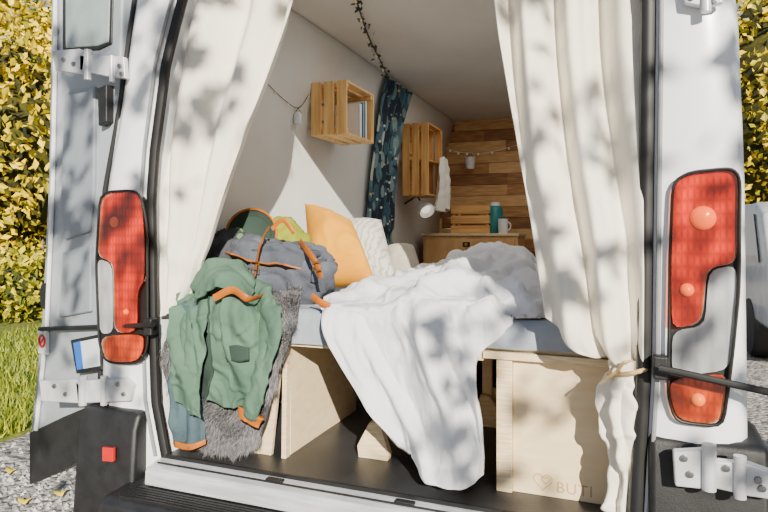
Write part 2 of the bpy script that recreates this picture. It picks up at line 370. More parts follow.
for i,(u,v) in enumerate([(38,452),(92,462),(12,470),(60,492),(25,500),(84,505)]):
    p=PZ(u,v,.02); a=random.uniform(0,6.28); mb=MB(); ring=[]
    for k in range(10):
        t=2*math.pi*k/10; r=.04*(1-.3*abs(math.cos(t*2.5)))*(1.3 if k==0 else 1)
        ring.append(p+np.array([math.cos(t+a)*r,math.sin(t+a)*r*.7,.012*math.cos(2*t)]))
    mb.add(ring+[p],[(k,(k+1)%10,10) for k in range(10)])
    tag(mb.build('fallen_leaf',LEAFY,smooth=True,solid=.001),'small yellow fallen leaf lying on the grey gravel','leaf','fallen leaves on the gravel')

# ------------------------------------------------------------------ hedge and trees
def shrub(name,label,cat,cen,rad,n,size,lm,core,group=None):
    cen=np.array(cen,float); rad=np.array(rad,float)
    root=empty(name,(cen[0],cen[1],0),label,cat,group)
    pts=[]
    while len(pts)<n:
        d=np.random.normal(size=3); d/=np.linalg.norm(d); r=.72+.34*random.random()
        bulge=1+.26*noise.noise(Vector(d*2.6)+Vector(cen))
        q=cen+rad*d*r*bulge
        if noise.noise(Vector(q)*1.5)<-.18 and random.random()<.7: continue
        if q[2]>.05: pts.append(q)
        elif random.random()<.05: n-=1
    leaf_mesh(pts,size).build('foliage',lm,root,recalc=False)
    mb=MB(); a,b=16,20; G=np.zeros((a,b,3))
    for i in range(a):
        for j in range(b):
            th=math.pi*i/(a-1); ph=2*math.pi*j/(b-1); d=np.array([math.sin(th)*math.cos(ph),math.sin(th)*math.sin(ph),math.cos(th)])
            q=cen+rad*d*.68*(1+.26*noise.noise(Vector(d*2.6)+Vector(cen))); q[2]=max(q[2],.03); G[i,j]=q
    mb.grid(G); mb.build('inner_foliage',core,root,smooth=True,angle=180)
    mb=MB()
    for k in range(4):
        mb.tube([(cen[0]+random.uniform(-.2,.2),cen[1]+random.uniform(-.2,.2),0),(cen[0]+random.uniform(-.4,.4),cen[1]+random.uniform(-.4,.4),cen[2]*.6),(cen[0]+random.uniform(-1,1)*rad[0]*.5,cen[1],cen[2])],[.07,.05,.02],6)
    mb.build('stem',BARK,root,smooth=True)
shrub('autumn_shrub','tall bright yellow autumn shrub at the left edge behind the open van door','shrub',(-12.0,7.3,3.2),(2.9,2.2,3.6),7000,.2,LEAFY,CORE)
shrub('hedge_bush','low yellow-green bush at the foot of the tall yellow shrub','shrub',(-8.3,4.9,.5),(1.3,.8,.65),2200,.12,LEAFB,COREG)
shrub('tall_tree','high yellow-green tree crown rising far behind the yellow shrub','tree',(-18.5,14.4,6.2),(3.4,2.6,4.6),4200,.26,LEAFG,COREG)
shrub('background_tree','yellow and green leafy tree behind the right side of the van','tree',(4.2,13.5,4.2),(2.2,2.0,3.4),5000,.18,LEAFY,CORE)
# shade tree behind the photographer: its leaves dapple the van
sd=np.array([.6,-1,.5])
troot=empty('shade_tree',(7.6,-7.2,0),'leafy tree behind the camera that dapples the van with shade','tree')
pts=[]
def dap(n,x0,x1,z0,z1,sig=.10,per=12):
    for i in range(n):
        k=random.uniform(4.6,6.2); q=np.array([random.uniform(x0,x1),0,random.uniform(z0,z1)])+sd*k
        a=random.uniform(0,3.14); ex=np.array([math.cos(a),0,math.sin(a)])
        for j in range(per): pts.append(q+ex*random.gauss(0,sig*1.4)+np.random.normal(size=3)*sig*.5)
dap(8,-.85,-.42,1.75,2.5); dap(8,.45,.85,1.55,2.4); dap(2,.5,.85,1.1,1.4); dap(8,.85,1.15,1.3,2.5); dap(2,.9,1.15,.7,1.2); dap(4,-1.1,-.8,1.2,2.2); dap(18,-1.7,-1.1,.5,2.4); dap(2,.5,.9,.55,.95); dap(6,.0,.45,.55,1.15,.05,6); dap(18,-3,3,3.0,4.5); dap(20,1.6,3.2,.4,2.6)
leaf_mesh(pts,.13).build('foliage',LEAFD,troot,recalc=False)
mb=MB(); mb.tube([(7.6,-7.2,0),(7.55,-7.1,2.2),(7.4,-6.9,4),(7.2,-6.5,6)],[.2,.16,.11,.05],10)
for t in ((.95,0,2.0),(1.0,0,1.3),(2.2,0,2.9),(1.6,0,2.6)):
    e=np.array(t)+sd*5.6; mb.tube([(7.45,-6.95,3.6),(np.array((7.45,-6.95,3.6))+e)/2+np.array([0,0,.2]),e],[.05,.03,.012],6)
mb.build('trunk',BARK,troot,smooth=True)

# ------------------------------------------------------------------ parked vehicle at the right
pv=empty('parked_car',(3.12,7.2,0),'pale parked car seen in a low sliver beyond the right tail lamp','car')
prof=[(5.0,.4),(4.97,.7),(5.0,1.0),(5.3,1.55),(5.7,1.68),(7.6,1.66),(8.4,1.12),(9.5,.95),(9.7,.45)]
mb=MB(); mb.prism([(2.10,y,z) for y,z in prof],(1.8,0,0)); mb.build('body',TAIL,pv,bevel=.06)
mb=MB(); mb.prism([(2.092,5.35,1.05),(2.092,7.9,1.05),(2.092,7.4,1.55),(2.092,5.6,1.55)],(-.008,0,0)); mb.build('side_window',DGLASS,pv)
mb=MB(); mb.prism([(2.16,4.995,1.05),(3.84,4.995,1.05),(3.76,5.27,1.53),(2.24,5.27,1.53)],(0,-.012,0)); mb.build('rear_window',DGLASS,pv)
for y in (5.9,8.7):
    mb=MB(); mb.lathe((2.10,y,.33),(1,0,0),[(.1,-.01),(.3,-.01),(.33,.03),(.33,.2),(.1,.2)],24); mb.build('wheel',RUB,pv,smooth=True)
    mb=MB(); mb.lathe((3.70,y,.33),(1,0,0),[(.1,0),(.33,0),(.33,.18),(.3,.22),(.1,.22)],24); mb.build('wheel',RUB,pv,smooth=True)
MB().box(2.11,3.89,4.9,5.0,.36,.58).build('bumper',BLACK,pv,bevel=.02)

# ------------------------------------------------------------------ interior shell
WX=[(.5,-.9),(1.2,-.9),(1.8,-.86),(2.25,-.79),(2.43,-.73)]
def wx(z): return interp(WX,z)
for side,sg in (('left',-1),('right',1)):
    prof=cr([(abs(x),z) for z,x in WX],16)
    G=np.array([[(sg*x,y,z) for y in np.linspace(.13,4.05,6)] for x,z in prof])
    o=MB().grid(G).build('wall_'+side,WALL,smooth=True,angle=180,solid=.02,offset=1 if sg>0 else -1); o['kind']='structure'
MB().box(-.86,.86,.1,4.05,2.43,2.46).build('ceiling',CEIL)['kind']='structure'
MB().box(-.9,.9,.03,4.05,.535,.56).build('floor',FLOOR)['kind']='structure'
mb=MB(); z=.56
while z<2.43:
    h=.104; x=-.9-random.random()*.6
    while x<.9:
        wd=random.uniform(.6,1.2); x1=min(.9,x+wd); mb.box(max(x,-.9)+.001,x1-.001,3.98-.010*random.random(),4.03,z+.002,min(z+h-.002,2.43)); x=x1
    z+=h
mb.build('wall_back',PLANK)['kind']='structure'

# ------------------------------------------------------------------ van body
van=empty('camper_van',(0,2.4,0),'white camper van with its rear doors open, filling the photo','van')
XI={-1:[(.5,-.74),(.75,-.80),(1.0,-.81),(1.47,-.82),(1.645,-.805),(1.96,-.752),(2.16,-.685),(2.55,-.55)],1:[(.5,.79),(1.0,.815),(1.95,.825),(2.2,.79),(2.55,.7)]}
XO={-1:[(.5,-1.075),(.73,-1.07),(1.25,-1.055),(1.51,-1.045),(1.76,-.985),(2.19,-.905),(2.55,-.84)],1:[(.5,1.06),(1.5,1.05),(1.92,1.035),(2.55,.94)]}
for sg in (-1,1):
    rows=[]
    for z in np.linspace(.5,2.55,26):
        xo=interp(XO[sg],z); xi=interp(XI[sg],z); s=-sg
        rows.append([(xo+s*.0,5.0,z),(xo,.6,z),(xo,.1,z),(xo+s*.006,.05,z),(xo+s*.025,.018,z),(xo+s*.055,.004,z),(xo+s*.085,0,z),((xo*.5+xi*.5),-.004,z),(xi-s*.05,0,z),(xi-s*.03,.004,z),(xi-s*.024,.018,z),(xi-s*.006,.02,z),(xi,.03,z),(xi,.11,z),(sg*.93,.14,z)])
    MB().grid(np.array(rows)).build('corner_panel',PAINT,van,smooth=True,angle=50)
    pts=[(interp(XI[sg],z)+(-sg)*.004,.02,z) for z in np.linspace(.54,2.5,40)]
    MB().tube(pts,.016,10,flat=1.2).build('door_seal',RUB,van,smooth=True)
    pts=[(interp(XI[sg],z)+(-sg)*(-.026),.0,z) for z in np.linspace(.56,2.5,40)]
    MB().tube(pts,.006,8).build('pillar_crease',GREYP,van,smooth=True)
pts=[(interp(XO[-1],z)-.012,.045,z) for z in np.linspace(.56,2.5,40)]
MB().tube(pts,.012,8).build('hinge_gap_shade',RUB,van,smooth=True)  # black tube standing in for the shaded gap between door and pillar
MB().box(-.86,.96,0,.1,2.40,2.56).box(-.86,.96,.1,5,2.53,2.58).box(-1,1,4.95,5,.5,2.5).build('roof',PAINT,van,bevel=.01)
MB().box(-.95,.95,.02,5,.3,.53).build('underbody',RUB,van)
for x in (-.85,.85):
    for y in (1.2,4.4):
        MB().lathe((x-.1,y,.34),(1,0,0),[(.15,0),(.31,0),(.34,.03),(.34,.17),(.31,.2),(.15,.2)],28).build('wheel',RUB,van,smooth=True)
# sill + bumper
mb=MB(); mb.prism([(-.76,-.075,.49),(-.76,-.072,.535),(-.76,-.06,.547),(-.76,-.01,.556),(-.76,.05,.556),(-.76,.05,.49)],(1.56,0,0))
mb.build('door_sill',SILL,van,bevel=.004)
mb=MB(); mb.box(-.74,.78,.005,.014,.556,.568).box(-.74,.78,-.035,-.030,.552,.557); mb.build('sill_seal',RUB,van)
for u,v in ((275,478),(405,501)):
    p=P(u,v,-.02); MB().box(p[0]-.03,p[0]+.03,p[1]-.012,p[1]+.012,.55,.562).build('door_striker',BLACK,van,bevel=.003)
mb=MB(); mb.prism([(-.84,0,.485),(-.84,-.08,.485),(-.84,-.17,.48),(-.84,-.195,.46),(-.84,-.20,.3),(-.84,-.17,.22),(-.84,0,.22)],(1.68,0,0))
bump=mb.build('bumper',BLACK,van,bevel=.008)
mb=MB()
for k in range(6): mb.box(-.78,.78,-.168+k*.015,-.160+k*.015,.478,.489)
mb.build('step_ridge',RUB,bump)
for sg in (-1,1):
    dz=.115 if sg>0 else 0
    mb=MB(); pr=[(-.085,.20),(-.115,.3),(-.085,.66),(-.06,.715),(.12,.73),(.4,.70),(.4,.20)]
    if sg>0: pr=[(-.055,.20),(-.065,.3),(-.05,.66+dz),(-.035,.715+dz),(.12,.73+dz),(.4,.70+dz),(.4,.20)]
    x0=1.09; x1=.82
    mb.prism([(sg*x0,y+.03,z) for y,z in pr],(-sg*(x0-x1),0,0)); mb.build('bumper_corner',BLACK,bump,bevel=.018)
mb=MB(); mb.ppx([(105,446),(116,447),(116,461),(105,460)],-.07,-.014); mb.build('reflector',REDP,bump,bevel=.003)

# tail lamps: black housing, silver reflectors under coloured lens blocks
def lamp(outline,parts,blocks,bulbs,y,th=.018):
    outline=chaikin(outline)
    o=MB().ppx(outline,y+th+.006,.05).build('tail_lamp',RUB,van,bevel=.004)
    MB().tube([P(u,v,y+.012) for u,v in outline],.0042,8,closed=True).build('lamp_rim',RUB,o,smooth=True)
    for nme,mt,px,rf in parts:
        px=chaikin(px)
        MB().ppx(px,y,th).build(nme,mt,o,bevel=.004)
        MB().ppx(px,y+th+.001,.003).build('reflector_panel',rf,o)
    for px in blocks: MB().ppx(chaikin(px),y+.010,th-.011).build('reflector_block',REFL,o,bevel=.003)
    for (u,v,r) in bulbs: MB().lathe(P(u,v,y+th),(0,-1,0),[(r,0),(r*.92,.004),(r*.6,.009),(.001,.012)],20).build('bulb',BULBA,o,smooth=True)
    return o
lamp([(100,192),(134,190),(142,198),(147,225),(148,345),(141,364),(106,363),(99,345),(96,262)],[
 ('brake_lens',LRED,[(101,193),(134,191),(141,202),(144,240),(144,280),(137,292),(137,332),(114,333),(113,262),(97,256)],REFL),
 ('reversing_lens',LCLR,[(97,258),(112,264),(113,333),(100,334),(97,300)],REFC),
 ('lower_lens',LORG,[(100,336),(143,334),(143,350),(136,362),(105,362)],REFL)],
 [],[(114,222,.020),(126,312,.012)],-.03)
lamp([(673,182),(690,172),(732,168),(740,178),(739,290),(732,360),(723,427),(676,422),(668,396),(670,260)],[
 ('brake_lens',LRED,[(674,184),(691,173),(732,170),(738,180),(737,263),(707,268),(702,323),(672,329),(671,260)],REFL),
 ('reversing_lens',LCLR,[(709,270),(737,265),(735,330),(729,370),(672,377),(672,331),(705,326)],REFC),
 ('lower_lens',LORG,[(671,380),(728,373),(721,425),(678,420),(670,396)],REFL)],
 [],[(703,218,.030),(687,290,.017),(698,400,.017)],-.03)

# doors
H=np.array([-1.09,.06,0]); hd=np.array([-.54,.14,0]); hd/=np.linalg.norm(hd); hn=np.array([hd[1],-hd[0],0]); hn=hn if hn[1]<0 else -hn
def DP(u,v,off=0):
    r=ray(u,v); t=((H+hn*off-CAM)@hn)/(r@hn); return CAM+r*t
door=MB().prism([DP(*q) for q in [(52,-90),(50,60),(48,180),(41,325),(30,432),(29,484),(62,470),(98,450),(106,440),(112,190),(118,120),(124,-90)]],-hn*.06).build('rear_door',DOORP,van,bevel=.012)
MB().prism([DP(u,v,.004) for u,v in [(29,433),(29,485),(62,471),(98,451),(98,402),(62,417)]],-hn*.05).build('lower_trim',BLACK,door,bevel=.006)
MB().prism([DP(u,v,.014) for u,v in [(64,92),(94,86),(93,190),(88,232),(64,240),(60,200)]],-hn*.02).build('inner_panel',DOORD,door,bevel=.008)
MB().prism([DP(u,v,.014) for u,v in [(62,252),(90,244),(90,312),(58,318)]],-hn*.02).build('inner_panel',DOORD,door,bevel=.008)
MB().prism([DP(u,v,.006) for u,v in [(62,-62),(114,-62),(111,44),(98,50),(62,52)]],-hn*.02).build('window_seal',BLACK,door,bevel=.006)
MB().prism([DP(u,v,.010) for u,v in [(65,-60),(111,-60),(108,42),(97,46),(65,48)]],-hn*.02).build('door_window',WGLASS,door,bevel=.006)
MB().tube([DP(56,-80,.01),DP(55,60,.01),DP(53,180,.01),DP(47,325,.01),DP(36,430,.01)],.009,8).build('door_rim',PAINT,door,smooth=True)
MB().prism([DP(u,v,.03) for u,v in [(97,88),(106,84),(106,122),(98,126)]],-hn*.05).build('door_latch',BLACK,door,bevel=.005)
mb=MB(); cc=DP(43,296,.014); mb.prism([cc+hd*.028*math.cos(t)+Zv*.055*math.sin(t) for t in np.linspace(0,2*math.pi,24,endpoint=False)],-hn*.02); mb.build('oval_plug',BLACK,door)
mb=MB(); cc=DP(42,343,.016); mb.prism([cc+hd*a*.035+Zv*b*.046 for a,b in ((-1,-1),(1,-1),(1,1),(-1,1))],-hn*.014); st=mb.build('no_smoking_sticker',WHITEP,door)
mb=MB(); cc=DP(42,341,.018); mb.tube([cc+hd*.024*math.cos(t)+Zv*.024*math.sin(t) for t in np.linspace(0,2*math.pi,24,endpoint=False)],.005,6,closed=True)
mb.tube([cc+hd*.017-Zv*.017,cc-hd*.017+Zv*.017],.004,6); mb.build('prohibition_sign',RED,door)
MB().prism([DP(u,v,.03) for u,v in [(70,340),(100,334),(101,370),(76,374)]],-hn*.02).build('plate_holder',BLACK,door,bevel=.004)
MB().prism([DP(u,v,.034) for u,v in [(79,342),(98,338),(99,366),(82,369)]],-hn*.01).build('number_plate',GLASS,door)
MB().prism([DP(u,v,.036) for u,v in [(73,343),(80,341),(83,369),(77,370)]],-hn*.012).build('plate_band',BLUE,door)
# right door, out of the frame
H2=np.array([1.22,.04,0]); d2=np.array([.62,.12,0]); n2=np.array([.12,-.62,0])/.63
mb=MB(); mb.prism([H2+Zv*.45,H2+d2+Zv*.45,H2+d2*.98+Zv*2.0,H2+d2*.85+Zv*2.45,H2+Zv*2.45],-n2*.06); rd=mb.build('rear_door',DOORP,van,bevel=.012)
mb=MB(); mb.prism([H2+d2*.15+Zv*1.4+n2*.004,H2+d2*.85+Zv*1.4+n2*.004,H2+d2*.8+Zv*2.2+n2*.004,H2+d2*.15+Zv*2.2+n2*.004],-n2*.03); mb.build('door_window',WGLASS,rd,bevel=.006)
# hinges
def hinge(pxs,y,knuckles,bolts,th=.022):
    mb=MB()
    for px in pxs: mb.ppx(px,y,-th)
    o=mb.build('door_hinge',HINGE,van,bevel=.005)
    for (u,v0,v1,r) in knuckles: MB().tube([P(u,v0,y-th),P(u,v1,y-th)],r,12).build('hinge_knuckle',HINGE,o,smooth=True)
    for u,v in bolts: MB().lathe(P(u,v,y-th),(0,-1,0),[(.001,0),(.009,0),(.008,.007),(.001,.008)],8).build('bolt',STEEL,o,smooth=True)
hinge([[(56,52),(84,50),(90,58),(88,76),(60,72)],[(84,56),(128,58),(130,80),(112,78),(84,72)]],.0,[(88,50,80,.014),(112,56,82,.01)],[(64,60),(74,64),(120,66),(122,74)])
hinge([[(44,380),(80,378),(86,385),(84,402),(46,400)],[(80,380),(130,377),(137,384),(134,400),(82,402)]],.0,[(83,376,405,.015),(104,376,405,.012)],[(55,386),(66,394),(118,384),(124,394)])
hinge([[(672,448),(704,446),(714,454),(712,486),(674,482)],[(704,456),(748,460),(776,470),(776,496),(748,492),(704,482)]],-.04,[(709,444,490,.016),(740,456,498,.014)],[(684,458),(690,474),(726,468),(758,480),(762,488)],.03)
hinge([[(682,-12),(700,-14),(720,-8),(722,6),(704,10),(684,6)]],-.01,[(706,-14,12,.012)],[(692,-3),(714,0)])
# check rods
def rod(a,b,pad):
    o=MB().tube([a,(a+b)/2,b],.009,10).build('door_check_rod',RUB,van,smooth=True)
    mb=MB(); mb.box(pad[0]-.018,pad[0]+.018,pad[1]-.03,pad[1]+.005,pad[2]-.03,pad[2]+.03); mb.build('rod_bracket',BLACK,o,bevel=.006)
rod(P(153,325,-.045),DP(40,329,.02),P(153,326,-.005))
rod(P(659,368,-.06),P(800,399,-.06),P(660,366,-.005))

# ------------------------------------------------------------------ bed bases
bl=empty('storage_box',(-.6,.5,.56),'birch plywood storage box at the left under the bed, behind the hanging jacket','storage box')
MB().prism([(-.85,.15,.56),(-.40,.15,.56),(-.352,.15,.965),(-.85,.15,.965)],(0,.018,0)).build('front_panel',PLYE,bl,bevel=.002)
MB().prism([(-.352,.14,.56),(-.334,.14,.56),(-.334,.15,.965),(-.352,.15,.965)],(0,.03,0)).build('corner_post',PLYE,bl,bevel=.002)
MB().box(-.354,-.338,.182,.76,.56,.965).build('side_panel',PLY,bl,bevel=.002)
MB().box(-.85,-.357,.742,.76,.56,.965).build('back_panel',PLY,bl,bevel=.002)
br=empty('storage_bench',(.62,.5,.56),'birch plywood bench box with engraved heart lettering at right under the bed','storage box')
MB().box(.36,.83,.14,.9,.965,.988).build('top_board',PLYE,br,bevel=.002)
MB().box(.448,.83,.165,.183,.56,.964).build('front_panel',PLY,br,bevel=.002)
MB().box(.40,.4475,.15,.172,.56,.964).build('front_leg',PLYE,br,bevel=.002)
MB().box(.43,.448,.184,.88,.56,.964).build('side_panel',PLY,br,bevel=.002)
cu=bpy.data.curves.new('t','FONT'); cu.body='BUTI'; cu.size=.046; cu.extrude=.0008; cu.space_character=1.1
to=bpy.data.objects.new('t',cu); COL.objects.link(to); bpy.context.view_layer.update()
me=bpy.data.meshes.new_from_object(to.evaluated_get(bpy.context.evaluated_depsgraph_get()))
p0=P(556,492,.165); mb=MB(); mb.add([(p0[0]+v.co.x,.1642-v.co.z,p0[2]+v.co.y) for v in me.vertices],[tuple(p.vertices) for p in me.polygons]); mb.build('engraved_lettering',INK,br,recalc=False)
bpy.data.objects.remove(to)
def heart(cx,cz,s):
    return [np.array([cx+s*16*math.sin(t)**3/16,.1642,cz+s*(13*math.cos(t)-5*math.cos(2*t)-2*math.cos(3*t)-math.cos(4*t))/16]) for t in np.linspace(0,2*math.pi,32,endpoint=False)]
p1=P(543,481,.165); mb=MB(); mb.tube(heart(p1[0],p1[2],.027),.0014,5,closed=True); mb.tube(heart(p1[0]+.008,p1[2]+.004,.012),.0012,5,closed=True); mb.build('engraved_heart',INK,br)
bf=empty('bed_frame',(0,1.1,.56),'plywood slatted bed frame with centre legs beneath the mattress','bed frame')
mb=MB()
for k in range(12): y=.16+k*.16; mb.box(-.86,.86,y,y+.09,.966 if y>.9 else .9885,.988 if y>.9 else .9985)
mb.build('slat',PLY,bf)
MB().box(-.333,.36,.150,.2,.955,.9875).build('front_rail',PLY,bf,bevel=.002)
for x,y,s in ((-.045,.25,1),(.245,.74,-1)):
    MB().prism([(x-.06*s,y,.56),(x+.05*s,y,.56),(x+.055*s,y,.585),(x+.02*s,y,.69),(x-.02*s,y,.685),(x-.065*s,y,.60)],(0,.03,0)).build('foot',PLYE,bf,bevel=.002)
    MB().box(x-.02,x+.02,y+.031,y+.055,.58,.965).build('leg',PLY,bf,bevel=.002)
MB().box(.25,.32,.78,.80,.66,.71).build('step_block',PLYE,bf,bevel=.002)
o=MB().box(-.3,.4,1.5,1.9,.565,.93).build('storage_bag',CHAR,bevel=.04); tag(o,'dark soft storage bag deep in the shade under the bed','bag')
# mattress
x0,x1,y0,y1,z0,z1=-.86,.83,.135,2.05,1.0,1.085
mb=MB()
def mz(x,y): return z1+.006*nz((x,y,0),5)+.004*nz((x,y,3),13)
top=np.array([[(x,y,mz(x,y)) for x in np.linspace(x0,x1,60)] for y in np.linspace(y0,y1,70)])
xs=np.linspace(x0,x1,60)
def zl(x): return (.968 if x<.30 else min(1.0,.968+(x-.30)*.7))+.006*nz((x,0,7),6)
fr=[np.array([[x,y0-.002,zl(x)] for x in xs]),np.array([[x,y0-.005+.004*nz((x,1,0),9),z0+.015] for x in xs]),np.array([[x,y0-.006+.005*nz((x,0,0),14),z0+.05] for x in xs]),np.array([[x,y0+.004,z1-.014] for x in xs])]
top[0,:,1]+=.018
mb.grid(np.concatenate([np.array(fr),top])); mb.grid(np.array([[[x,y1,z] for x in (x0,x1)] for z in (z0,z1)]))
mb.box(x0,x1,y0+.03,y1,z0,z0+.02)
o=mb.build('mattress',MATT,smooth=True,angle=80); tag(o,'low mattress in a blue-grey fitted sheet on the plywood bed','mattress')

# ------------------------------------------------------------------ duvet
rows=[rowy(1.35,[(388,286),(420,276),(455,262),(490,252),(515,251),(533,262)]),
 rowy(.95,[(372,289),(415,278),(450,266),(488,259),(520,264),(546,282)]),
 rowy(.5,[(346,295),(400,283),(445,276),(485,274),(522,282),(553,302)]),
 rowy(.22,[(326,308),(380,299),(430,290),(470,290),(503,297),(556,319)]),
 [(326,318,.11),(375,318,.10),(422,312,.10),(460,308,.10),(480,309,.11),(515,320,.16)],
 [(336,350,.09),(375,362,.075),(413,368,.07),(447,364,.07),(467,358,.08),(478,356,.1)],
 rowy(.075,[(364,400),(388,412),(416,420),(445,420),(469,415),(479,410)]),
 rowy(.075,[(386,432),(406,447),(428,460),(453,468),(475,468),(483,457)]),
 rowy(.075,[(398,447),(413,462),(430,478),(452,482),(472,482),(484,474)])]
def dfn(s,t,p):
    h=max(0,min(1,(s-.38)/.2)); h=h*h*(3-2*h); e=min(1,7*min(t,1-t))
    pt=p*np.array([1,.8,1])
    top=.046*soft(pt,3.1,1,.8)+.028*crease(pt,6.2,4,.7)+.009*crease(pt,12.5,7,.6)-.038
    q=np.array([p[0]+.20*p[2]+.035*math.sin(7*p[2]),p[1]*.5,p[2]*.15])
    q2=np.array([p[0]+.35*p[2],p[1]*.5,p[2]*.45])
    hang=.060*soft(q,4.0,3,.5)+.034*crease(q,8.0,6,.5)+.007*crease(q2,15,11,.6)-.050
    return (top*(1-h)+hang*h)*(.5+.5*e)+.012
G=sheet(rows,210,200,dfn)
for i in range(G.shape[0]):
    for j in range(G.shape[1]):
        p=G[i,j]
        if p[1]>.13: p[2]=max(p[2],1.10)
        else: p[1]=min(p[1],.112)
o=MB().grid(G).build('duvet',DUV,smooth=True,angle=180,solid=.014); tag(o,'rumpled white duvet spilling off the front of the bed toward the floor','duvet')

# ------------------------------------------------------------------ curtains
def cfn(n,amp,ph,irr=.5,fade=.35,har=.3):
    def f(s,t,p):
        a=amp*(1-fade*s); tt=t+.06*math.sin(5*t+ph*7)+.06*nz(p,1.6,ph)
        w=2*math.pi*(n*tt+ph+.22*math.sin(2.2*s+t*3))
        return a*(math.sin(w)*(.7+irr*nz(p*np.array([2.2,1,.5]),1.6,ph+3))+har*math.sin(2*w+1))+.4*amp*nz(p*np.array([1,1,.35]),5,ph)+.012*crease(p*np.array([1,1,.6]),4,ph)*(.3+s)
    return f
rows=[rowy(.10,[(188,-72),(216,-72),(245,-72),(275,-72),(306,-72)]),rowy(.10,[(178,0),(208,0),(240,0),(269,0),(297,0)]),
 rowy(.09,[(168,80),(194,80),(220,80),(246,80),(270,80)]),rowy(.08,[(163,160),(183,160),(203,160),(221,160),(239,160)]),
 rowy(.07,[(162,230),(176,230),(189,230),(202,230),(213,230)]),rowy(.06,[(162,290),(170,288),(178,286),(186,284),(193,282)]),rowy(.06,[(164,316),(168,315),(171,313),(174,311),(178,308)])]
o=MB().grid(sheet(rows,100,120,cfn(3.0,.040,.2,.5,.35,.24))).build('curtain',CAN,smooth=True,angle=180,solid=.004); tag(o,'cream canvas curtain gathered at the left side of the rear opening','curtain')
mb=MB()
rows=[rowy(.10,[(484,-125),(512,-125),(540,-125),(568,-125),(596,-125),(622,-125),(647,-125)]),
 rowy(.10,[(495,0),(520,0),(546,0),(572,0),(598,0),(622,0),(646,0)]),
 rowy(.09,[(506,80),(530,80),(553,80),(577,80),(600,80),(622,80),(645,80)]),
 rowy(.07,[(519,160),(540,160),(561,160),(583,160),(604,160),(624,160),(643,160)]),
 rowy(.04,[(533,240),(552,243),(571,246),(590,248),(608,249),(626,249),(643,248)]),
 rowy(.02,[(543,298),(560,314),(578,324),(595,331),(612,336),(628,339),(643,340)]),
 rowy(.035,[(548,316),(566,338),(588,352),(607,359),(621,363),(633,364),(643,364)])]
mb.grid(sheet(rows,120,160,cfn(2.7,.060,.55,.6,.5,.22)))
rows=[[(612,358,.05),(619,360,.035),(627,361,.03),(635,361,.035),(643,362,.05)],[(614,374,.05),(620,373,.03),(627,372,.02),(635,373,.03),(643,375,.05)],
 [(602,392,.05),(611,391,.025),(622,390,.01),(633,391,.025),(644,393,.05)],[(597,418,.05),(608,420,.02),(621,422,.0),(634,423,.02),(645,424,.05)],
 [(606,446,.05),(615,449,.03),(625,451,.015),(635,453,.03),(645,455,.05)],[(610,474,.05),(618,478,.03),(627,481,.02),(636,483,.03),(645,486,.05)],[(602,508,.05),(612,514,.03),(624,520,.02),(635,526,.03),(645,532,.05)]]
mb.grid(sheet(rows,110,100,lambda s,t,p:.012*math.sin(2*math.pi*(2.8*t+.35*math.sin(3.6*s)+.5*nz(p,5)))+.018*soft(p*np.array([1.1,1,.5]),9,2,.8)+.008*crease(p,16,5,.7)-.014))
o=mb.build('curtain',CAN,smooth=True,angle=180,solid=.004); tag(o,'wide cream canvas curtain tied back at the right side of the rear opening','curtain')
mb=MB(); cc=P(628,370,.035)
mb.tube([cc+np.array([.048*math.cos(t),.03*math.sin(t)-.012,.012*math.cos(t)]) for t in np.linspace(0,2*math.pi,28,endpoint=False)],.006,8,closed=True)
mb.tube([cc+np.array([-.03,-.04,0]),cc+np.array([-.05,-.05,-.015]),cc+np.array([-.065,-.045,-.03])],.004,6)
mb.tube([cc+np.array([-.03,-.04,0]),cc+np.array([-.01,-.052,.03]),cc+np.array([.01,-.046,.035])],.004,6)
o=mb.build('curtain_tie',ROPE,smooth=True); tag(o,'beige rope tie knotted around the bottom of the right cream curtain','curtain tie')
o=MB().tube([(-.62,.11,2.37),(0,.11,2.385),(.78,.11,2.37)],.01,10).build('curtain_rail',STEEL,smooth=True); tag(o,'thin metal rail above the rear opening carrying both cream curtains','curtain rail')

